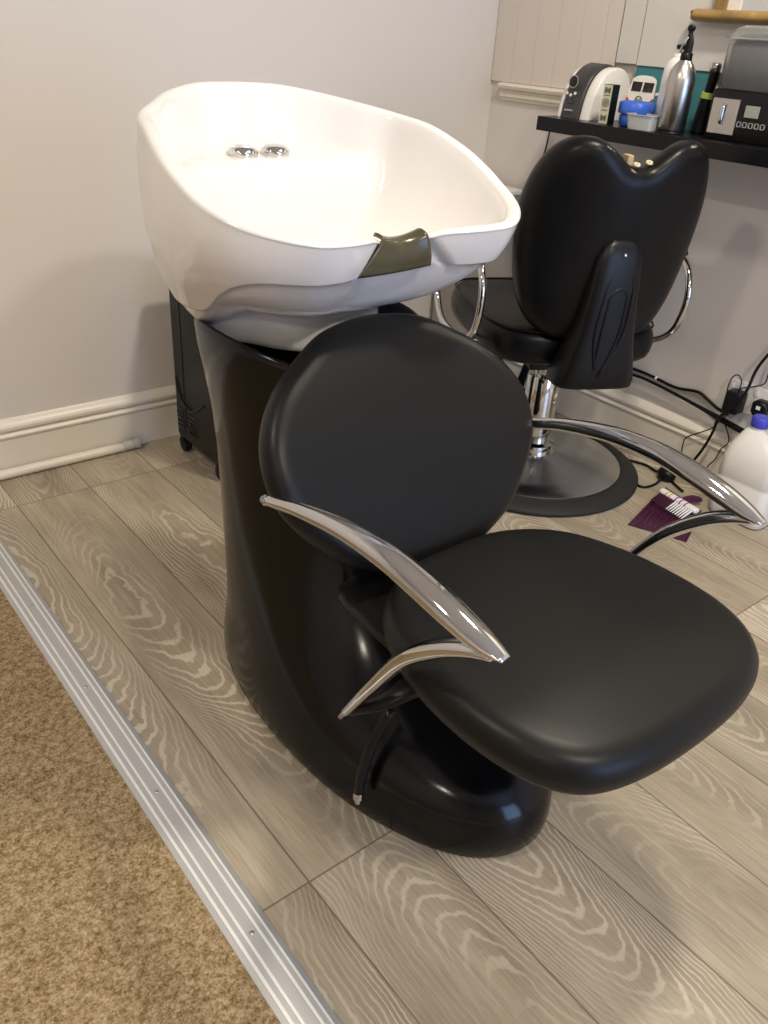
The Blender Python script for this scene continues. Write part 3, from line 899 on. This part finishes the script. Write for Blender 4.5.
bm = bmesh.new(); sweep(bm, [(sx, sy + .006, Z + .194), (sx, sy + .030, Z + .193)], [.0055, .0055], 12); link('nozzle', bm, M_BLACKPL, head)
bm = bmesh.new(); sweep(bm, [(sx - .006, sy + .003, Z + .215), (sx - .012, sy + .008, Z + .200), (sx - .010, sy + .014, Z + .182)], [(.003, .004)] * 3, 10); link('trigger', bm, M_STEEL, head)

# trimmer
tr = thing('hair_trimmer', 'black hair trimmer with lime band and chrome head standing on shelf', 'trimmer', (2.125, 1.345, Z))
bm = bmesh.new(); sweep(bm, [(2.128, 1.350, Z), (2.128, 1.348, Z + .03), (2.125, 1.344, Z + .07), (2.122, 1.338, Z + .11), (2.120, 1.335, Z + .15)], [(.019, .017), (.019, .017), (.017, .016), (.012, .012), (.013, .013)], 18, upv=(0, 1, 0)); tbod = link('trimmer_body', bm, M_BLACKPL, tr)
bm = bmesh.new(); sweep(bm, [(2.124, 1.3425, Z + .084), (2.1232, 1.341, Z + .098)], [(.0178, .0172), (.0155, .0155)], 18, upv=(0, 1, 0)); link('lime_band', bm, M_LIME, tbod)
bm = bmesh.new(); lathe(bm, [(.0125, .148), (.0145, .151), (.0145, .160), (.011, .164)], 20, (2.120, 1.335, Z)); link('trimmer_head', bm, M_CHROME, tbod, angle=50)

# countertop machine with clear lid
cm = thing('beauty_machine', 'black and steel countertop machine under a clear plastic cover, right end', 'appliance', (2.13, 1.14, Z))
fx = 2.045
bm = bmesh.new(); loft(bm, [rr(2.137, 1.137, .090, .143, Z), rr(2.137, 1.137, .092, .145, Z + .004), rr(2.137, 1.137, .092, .145, Z + .108), rr(2.137, 1.137, .088, .141, Z + .112)]); cmb = link('machine_base', bm, M_BLACKPL, cm, angle=50)
bm = bmesh.new(); box(bm, (fx - .003, 1.200, Z + .014), (fx + .002, 1.272, Z + .092)); sp_ = link('steel_panel', bm, M_STEEL, cmb, smooth=False, bevel=.001)
bm = bmesh.new(); sweep(bm, [(fx - .006, 1.238, Z + .036), (fx - .009, 1.238, Z + .046), (fx - .009, 1.238, Z + .072), (fx - .006, 1.238, Z + .080)], [(.002, .0045), (.003, .005), (.003, .005), (.002, .0045)], 10, upv=(1, 0, 0)); link('slot_handle', bm, M_CHROME, sp_)
bm = bmesh.new(); box(bm, (fx - .003, 1.146, Z + .056), (fx + .001, 1.182, Z + .082)); link('display', bm, M_LCD, cmb, smooth=False, bevel=.001)
for k in range(5):
    bm = bmesh.new(); y_ = 1.190 - k * .0155
    for (a, b, c, d) in ((-.0055, .0055, .0045, .0060), (-.0055, .0055, -.0060, -.0045), (-.0055, -.0040, -.006, .006), (.0040, .0055, -.006, .006)):
        box(bm, (fx - .0035, y_ + a, Z + .040 + c), (fx + .001, y_ + b, Z + .040 + d))
    link('button', bm, M_ALU, cmb, smooth=False)
bm = bmesh.new()
def lidring(z, g, sx_=.088, sy_=.141): return rr(2.137, 1.137, sx_ - g, sy_ - g, z, .02)
loft(bm, [lidring(Z + .112, .004), lidring(Z + .205, .006), lidring(Z + .222, .012), lidring(Z + .230, .026)], True, True); link('dark_contents', bm, M_GREYPL, cm, angle=50)
bm = bmesh.new()
loft(bm, [lidring(Z + .1125, -.002), lidring(Z + .214, -.001), lidring(Z + .216, -.008), lidring(Z + .219, -.008), lidring(Z + .221, -.001), lidring(Z + .240, .008), lidring(Z + .246, .02)], False, True)
lid = link('clear_cover', bm, M_CLEAR, cm, angle=40)
md = lid.modifiers.new('solid', 'SOLIDIFY'); md.thickness = .0015; md.offset = -1

# gilt framed mirror on the boards
gm = thing('framed_mirror', 'mirror in a worn gilt wooden frame hanging above the shelf', 'mirror', (WX - .03, 1.2, 1.2))
bm = bmesh.new()
sweep(bm, [(WX - .047, 1.478, 1.213), (WX - .047, 1.470, 1.213), (WX - .047, 1.44, 1.211), (WX - .047, 1.2, 1.210), (WX - .047, .95, 1.211), (WX - .047, .72, 1.210), (WX - .047, .655, 1.213)], [(.004, .006), (.012, .020), (.0145, .026), (.0145, .026), (.0145, .026), (.0145, .026), (.006, .01)], 18)
fr = link('bottom_rail', bm, M_GOLD, gm)
for y0, y1 in ((1.385, 1.422), (.700, .740)):
    bm = bmesh.new(); box(bm, (WX - .050, y0, 1.218), (WX - .020, y1, 2.02)); link('stile', bm, M_GOLD, gm, bevel=.006)
bm = bmesh.new(); box(bm, (WX - .052, .695, 2.0), (WX - .020, 1.427, 2.05)); link('top_rail', bm, M_GOLD, gm, bevel=.008)
bm = bmesh.new(); box(bm, (WX - .040, .740, 1.220), (WX - .030, 1.385, 2.0)); link('mirror_glass', bm, M_MIRROR, gm, smooth=False)
bm = bmesh.new(); box(bm, (WX - .045, 1.350, 1.220), (WX - .0402, 1.385, 2.0)); link('inner_slip', bm, M_WOODWORK, gm, smooth=False)

# ------------------------------------------------------------------ grey cabinet in the corner, black heater
gc = thing('corner_cabinet', 'grey low cabinet with pale top in the corner behind the styling chair', 'cabinet', (2.10, 2.08, 0))
bm = bmesh.new(); box(bm, (2.035, 1.99, .0), (2.208, 2.205, .685)); link('cabinet_body', bm, M_GREYCAB, gc, smooth=False, bevel=.002)
bm = bmesh.new(); box(bm, (2.030, 1.984, .685), (2.208, 2.206, .697)); link('cabinet_top', bm, M_WHITETOP, gc, smooth=False, bevel=.002)
bm = bmesh.new(); box(bm, (2.047, 1.985, .03), (2.198, 1.9895, .67)); d_ = link('door', bm, M_GREYCAB, gc, smooth=False, bevel=.001)
bm = bmesh.new(); lathe(bm, [(.004, 0), (.004, .008), (.009, .012), (.009, .017), (.006, .019)], 18, (2.066, 1.985, .40), (0, -1, 0)); link('knob', bm, M_STEEL, d_, angle=50)

ht = thing('portable_heater', 'black portable heater cabinet on castors behind the wash unit', 'heater', (1.11, 2.04, 0))
bm = bmesh.new()
def hr(z, g=0): return rr(1.089, 1.985, .122 - g, .135 - g, z, .018)
loft(bm, [hr(.045, .012), hr(.052, .004), hr(.06), hr(.535), hr(.550, .004), hr(.556, .014)]); hb = link('heater_body', bm, M_BLACKPL, ht, angle=50)
bm = bmesh.new(); box(bm, (.9655, 2.052, .10), (.9672, 2.055, .54)); link('panel_seam', bm, M_SCREEN, hb, smooth=False)
bm = bmesh.new(); sweep(bm, [(.9675, 2.10, .24), (.9665, 2.08, .19), (.9665, 2.04, .165), (.9665, 1.99, .17), (.9665, 1.93, .21)], .0035, 8); link('moulded_curve', bm, M_BLACKPL, hb)
for (ya, yb) in ((2.068, 2.105), (1.985, 2.035)):
    for k in range(5):
        bm = bmesh.new(); zz = .085 + k * .014; box(bm, (.9658, ya, zz), (.9678, yb, zz + .006)); link('vent_slot', bm, M_SCREEN, hb, smooth=False)
for (x, y) in ((.984, 2.098), (.984, 1.878), (1.194, 2.098), (1.194, 1.878)):
    bm = bmesh.new()
    lathe(bm, [(.010, -.012), (.022, -.010), (.024, 0), (.022, .010), (.010, .012)], 22, (x, y, .0245), (1, 0, 0)); box(bm, (x - .012, y - .010, .03), (x + .012, y + .010, .052)); link('castor', bm, M_BLACKPL, ht, angle=50)

# ------------------------------------------------------------------ sockets, plugs, cables
sk = thing('wall_socket', 'white double socket plate low on the right wall', 'socket', (WX, 1.03, .283))
bm = bmesh.new(); box(bm, (WX - .010, .975, .240), (WX - .0004, 1.122, .326)); link('plate', bm, M_WHITEPL, sk, bevel=.003)
for yy in (1.085, 1.012):
    bm = bmesh.new(); box(bm, (WX - .0135, yy - .006 + .024, .300), (WX - .0095, yy + .006 + .024, .318)); link('rocker_switch', bm, M_WHITEPL, sk, bevel=.001)
bm = bmesh.new(); box(bm, (WX - .056, 1.058, .240), (WX - .0105, 1.104, .304)); o = origin_to_base(link('plug_adaptor', bm, M_BLACKPL, bevel=.006)); tag(o, 'black boxy power adaptor plugged in the left socket', 'plug')
pg = thing('mains_plug', 'black mains plug with white label in the right socket', 'plug', (WX - .03, 1.0, .262))
bm = bmesh.new(); loft(bm, [[Vector((WX - d, 1.005 + hy * a, .276 + hz * b)) for a, b in ((-1, -.5), (-.6, -1), (.6, -1), (1, -.5), (1, .6), (.6, 1), (-.6, 1), (-1, .6))] for d, hy, hz in ((.0105, .024, .024), (.035, .024, .024), (.043, .018, .018))]); link('plug_body', bm, M_BLACKPL, pg, bevel=.003)
bm = bmesh.new(); box(bm, (WX - .0445, .999, .277), (WX - .0432, 1.011, .287)); link('label', bm, M_WHITEPL, pg, smooth=False)


def cable(name, label, pts, r, m=None, seg=8):
    bm = bmesh.new(); sweep(bm, pts, r, seg, per=8)
    o = origin_to_base(link(name, bm, m or M_BLACKPL)); return tag(o, label, 'cable')


cable('power_cable', 'thickest black cable sloping down the wall just above the skirting', [(2.212, 1.66, .235), (2.212, 1.570, .232), (2.212, 1.480, .230), (2.212, 1.392, .233), (2.212, 1.289, .225), (2.212, 1.187, .213), (2.210, 1.110, .203), (2.206, 1.034, .195), (2.200, .94, .186)], [.0045, .0045, .0045, .0045, .005, .006, .009, .0095, .0095])
o = thing('tied_cable', 'wavy black cable with a small white tie on the right wall', 'cable', (2.224, 1.33, .21))
bm = bmesh.new(); sweep(bm, [(2.225, 1.66, .275), (2.225, 1.561, .264), (2.225, 1.486, .246), (2.225, 1.416, .246), (2.225, 1.359, .243), (2.225, 1.284, .238), (2.225, 1.214, .250), (2.225, 1.177, .240), (2.222, 1.138, .226), (2.214, 1.096, .224)], .0050, 8); link('cable_run', bm, M_BLACKPL, o)
bm = bmesh.new(); sweep(bm, [(2.225, 1.362, .243), (2.225, 1.355, .243)], .0062, 10); link('cable_tie', bm, M_WHITEPL, o)
cable('hanging_cable', 'black cable curving from upper right across the adaptor to the floor', [(2.19, .96, .56), (2.19, 1.000, .475), (2.19, 1.028, .419), (2.186, 1.040, .380), (2.172, 1.040, .335), (2.165, 1.048, .296), (2.168, 1.066, .263), (2.180, 1.103, .218), (2.185, 1.111, .171), (2.185, 1.125, .113), (2.180, 1.144, .060), (2.165, 1.165, .010), (2.155, 1.175, .0055)], .0045)
cable('looped_wire', 'thin black wire looping up from the top of the adaptor', [(2.203, 1.080, .304), (2.205, 1.079, .322), (2.207, 1.083, .336), (2.210, 1.098, .345), (2.212, 1.112, .334), (2.210, 1.117, .306), (2.205, 1.111, .275), (2.215, 1.108, .235)], .0018)
cable('thin_wire', 'thin black wire rising from the adaptor towards the right edge', [(2.212, 1.082, .303), (2.213, 1.077, .312), (2.215, 1.054, .323), (2.215, 1.021, .343), (2.215, 1.017, .371), (2.215, 1.019, .405), (2.215, 1.005, .45), (2.215, .99, .52)], .0018)
cable('drooping_wire', 'thin dark wire drooping leftwards over the skirting below the adaptor', [(2.200, 1.107, .204), (2.203, 1.125, .172), (2.203, 1.157, .145), (2.203, 1.197, .112), (2.203, 1.203, .088), (2.203, 1.200, .055), (2.198, 1.192, .004)], .0019)
cable('trailing_wire', 'thin dark wire trailing straight down below the adaptor', [(2.196, 1.096, .226), (2.200, 1.090, .199), (2.203, 1.071, .168), (2.203, 1.066, .147), (2.203, 1.082, .118), (2.203, 1.090, .082), (2.203, 1.105, .055), (2.195, 1.12, .004)], .0019)
cable('floor_cable', 'black cable on the floor from chair base to the round plug', [(2.115, 1.54, .005), (2.124, 1.419, .005), (2.112, 1.334, .005), (2.132, 1.272, .005), (2.125, 1.229, .005), (2.117, 1.195, .012)], .0042)
cable('sagging_floor_cable', 'black cable making a loop on the wood floor before the round plug', [(2.165, 1.53, .005), (2.136, 1.438, .005), (2.118, 1.379, .005), (2.050, 1.275, .005), (1.996, 1.192, .005), (2.037, 1.172, .005), (2.092, 1.178, .012)], .0036)
cable('short_cable', 'short black cable running from round plug towards the dustpan', [(2.111, 1.163, .012), (2.104, 1.148, .006), (2.090, 1.118, .005), (2.082, 1.098, .0048)], .004)
bm = bmesh.new(); lathe(bm, [(.014, 0), (.024, .003), (.027, .012), (.027, .026), (.022, .034), (.010, .036)], 24, (2.112, 1.179, .0005)); bmesh.ops.scale(bm, vec=(1, 1.05, 1), verts=bm.verts)
bm.transform(Matrix.Translation((0, -.0590, 0)))
o = origin_to_base(link('floor_plug', bm, M_BLACKPL, angle=50)); tag(o, 'round black plug lying on the wood floor among cables', 'plug')
cable('shelf_cable', 'thin black cable hanging from the shelf end down the wall', [(2.222, 1.931, .925), (2.224, 1.937, .887), (2.224, 1.944, .827), (2.224, 1.962, .771), (2.222, 1.988, .712), (2.218, 2.02, .69)], .0026)

# ------------------------------------------------------------------ milky jug with blue cap
JX, JY = 2.122, .925
jg = thing('plastic_jug', 'milky white plastic jug with blue cap on the floor by the wall', 'jug', (JX, JY, 0))
bm = bmesh.new()
def jr(z, hx, hy, r, dx=0, dy=0): return rr(JX + dx, JY + dy, hx, hy, z, r)
loft(bm, [jr(0.001, .062, .072, .022), jr(.006, .069, .079, .026), jr(.02, .071, .081, .026), jr(.115, .071, .081, .026), jr(.12, .069, .079, .026), jr(.125, .071, .081, .026), jr(.185, .069, .079, .026), jr(.215, .060, .069, .028, 0, .004), jr(.238, .044, .050, .028, 0, .014), jr(.250, .030, .034, .022, 0, .025), jr(.254, .021, .021, .018, 0, .03), jr(.266, .020, .020, .018, 0, .03)])
link('jug_body', bm, M_HDPE, jg, angle=60)
bm = bmesh.new(); lathe(bm, [(.0225, .262), (.0240, .264), (.0240, .286), (.021, .290), (.012, .2905)], 30, (JX, JY + .03, 0)); link('cap', bm, M_CAP, jg, angle=40)
bm = bmesh.new(); sweep(bm, [(JX, JY + .000, .246), (JX, JY - .025, .264), (JX, JY - .060, .255), (JX, JY - .076, .205)], [(.009, .012)] * 4, 12); link('handle', bm, M_HDPE, jg)

# ------------------------------------------------------------------ dustpan and striped brush
ax_ = Vector((2.095, 1.09, 0)) - Vector((1.82, .985, 0))
dp = thing('dustpan', 'dark purple plastic dustpan lying on the wood floor near the jug', 'dustpan', (1.95, 1.03, 0))
A_, B_, C_, D_ = Vector((1.783, 1.071, 0)), Vector((2.033, 1.128, 0)), Vector((2.000, .985, 0)), Vector((1.845, .925, 0))
def dpt(u, v, z):
    a = A_.lerp(D_, v); b = B_.lerp(C_, v); q = a.lerp(b, u); return Vector((q.x, q.y, z))
bm = bmesh.new()
sec = [(0, .020), (.02, .020), (.04, .004), (.5, .003), (.96, .004), (.98, .020), (1, .020)]
under = [(1, .001), (.5, .001), (0, .001)]
rings = []
for u in (0, .05, .3, .6, .85, .93, .95, 1.0):
    hgt = .12 + .88 * sstep(0, .7, u)
    flo = 0.0 if u < .92 else .016
    rings.append([dpt(u, v, max(.0025, z * hgt) if not (z < .01 and flo) else .020) for v, z in sec] + [dpt(u, v, z) for v, z in under])
loft(bm, rings); link('pan', bm, M_PURPLE, dp, angle=30)
bm = bmesh.new()
for k in range(9):
    v = .12 + k * .095; sweep(bm, [dpt(.10, v, .004), dpt(.45, v, .005)], .0022, 6, per=1)
link('pan_ribs', bm, M_PURPLE, dp)
bm = bmesh.new(); hs_ = dpt(.98, .5, .014); sweep(bm, [dpt(.95, .5, .013), hs_ + Vector((.03, -.01, .004)), hs_ + Vector((.055, -.022, .0))], [(.008, .016), (.008, .014), (.007, .013)], 12); link('handle', bm, M_PURPLE, dp)
br = thing('striped_brush', 'cream hand brush with amber and violet stripes resting on the dustpan', 'brush', (2.02, 1.05, .03))
p0, p1 = Vector((1.985, 1.112, .031)), Vector((1.965, .985, .031))
bm = bmesh.new(); L_ = [p0.lerp(p1, t) for t in (0, .04, .3, .7, 1.0, 1.04)]
sweep(bm, [(p.x, p.y, p.z) for p in L_], [(.004, .006), (.008, .013), (.008, .013), (.008, .013), (.008, .013), (.004, .006)], 14); bh = link('brush_back', bm, M_WHITEPL, br)
for t, m_ in ((.20, M_YELLOW), (.30, M_YELLOW), (.47, M_VIOLET), (.60, M_VIOLET), (.74, M_VIOLET)):
    q = p0.lerp(p1, t); q2 = p0.lerp(p1, t + .035)
    bm = bmesh.new(); sweep(bm, [tuple(q), tuple(q2)], [(.0084, .0134)] * 2, 14, per=1); link('stripe', bm, m_, bh)
for k in range(15):
    t = .06 + k * .063; q = p0.lerp(p1, t)
    bm = bmesh.new(); e = q + Vector((-.062, -.004, -.0075)); sweep(bm, [(q.x - .008, q.y, q.z - .002), ((q.x + e.x) / 2, (q.y + e.y) / 2, q.z - .004), tuple(e)], [.0034, .0028, .0014], 6, per=3)
    link('bristle_tuft', bm, M_PURPLE if k < 7 else M_WHITEPL, br)
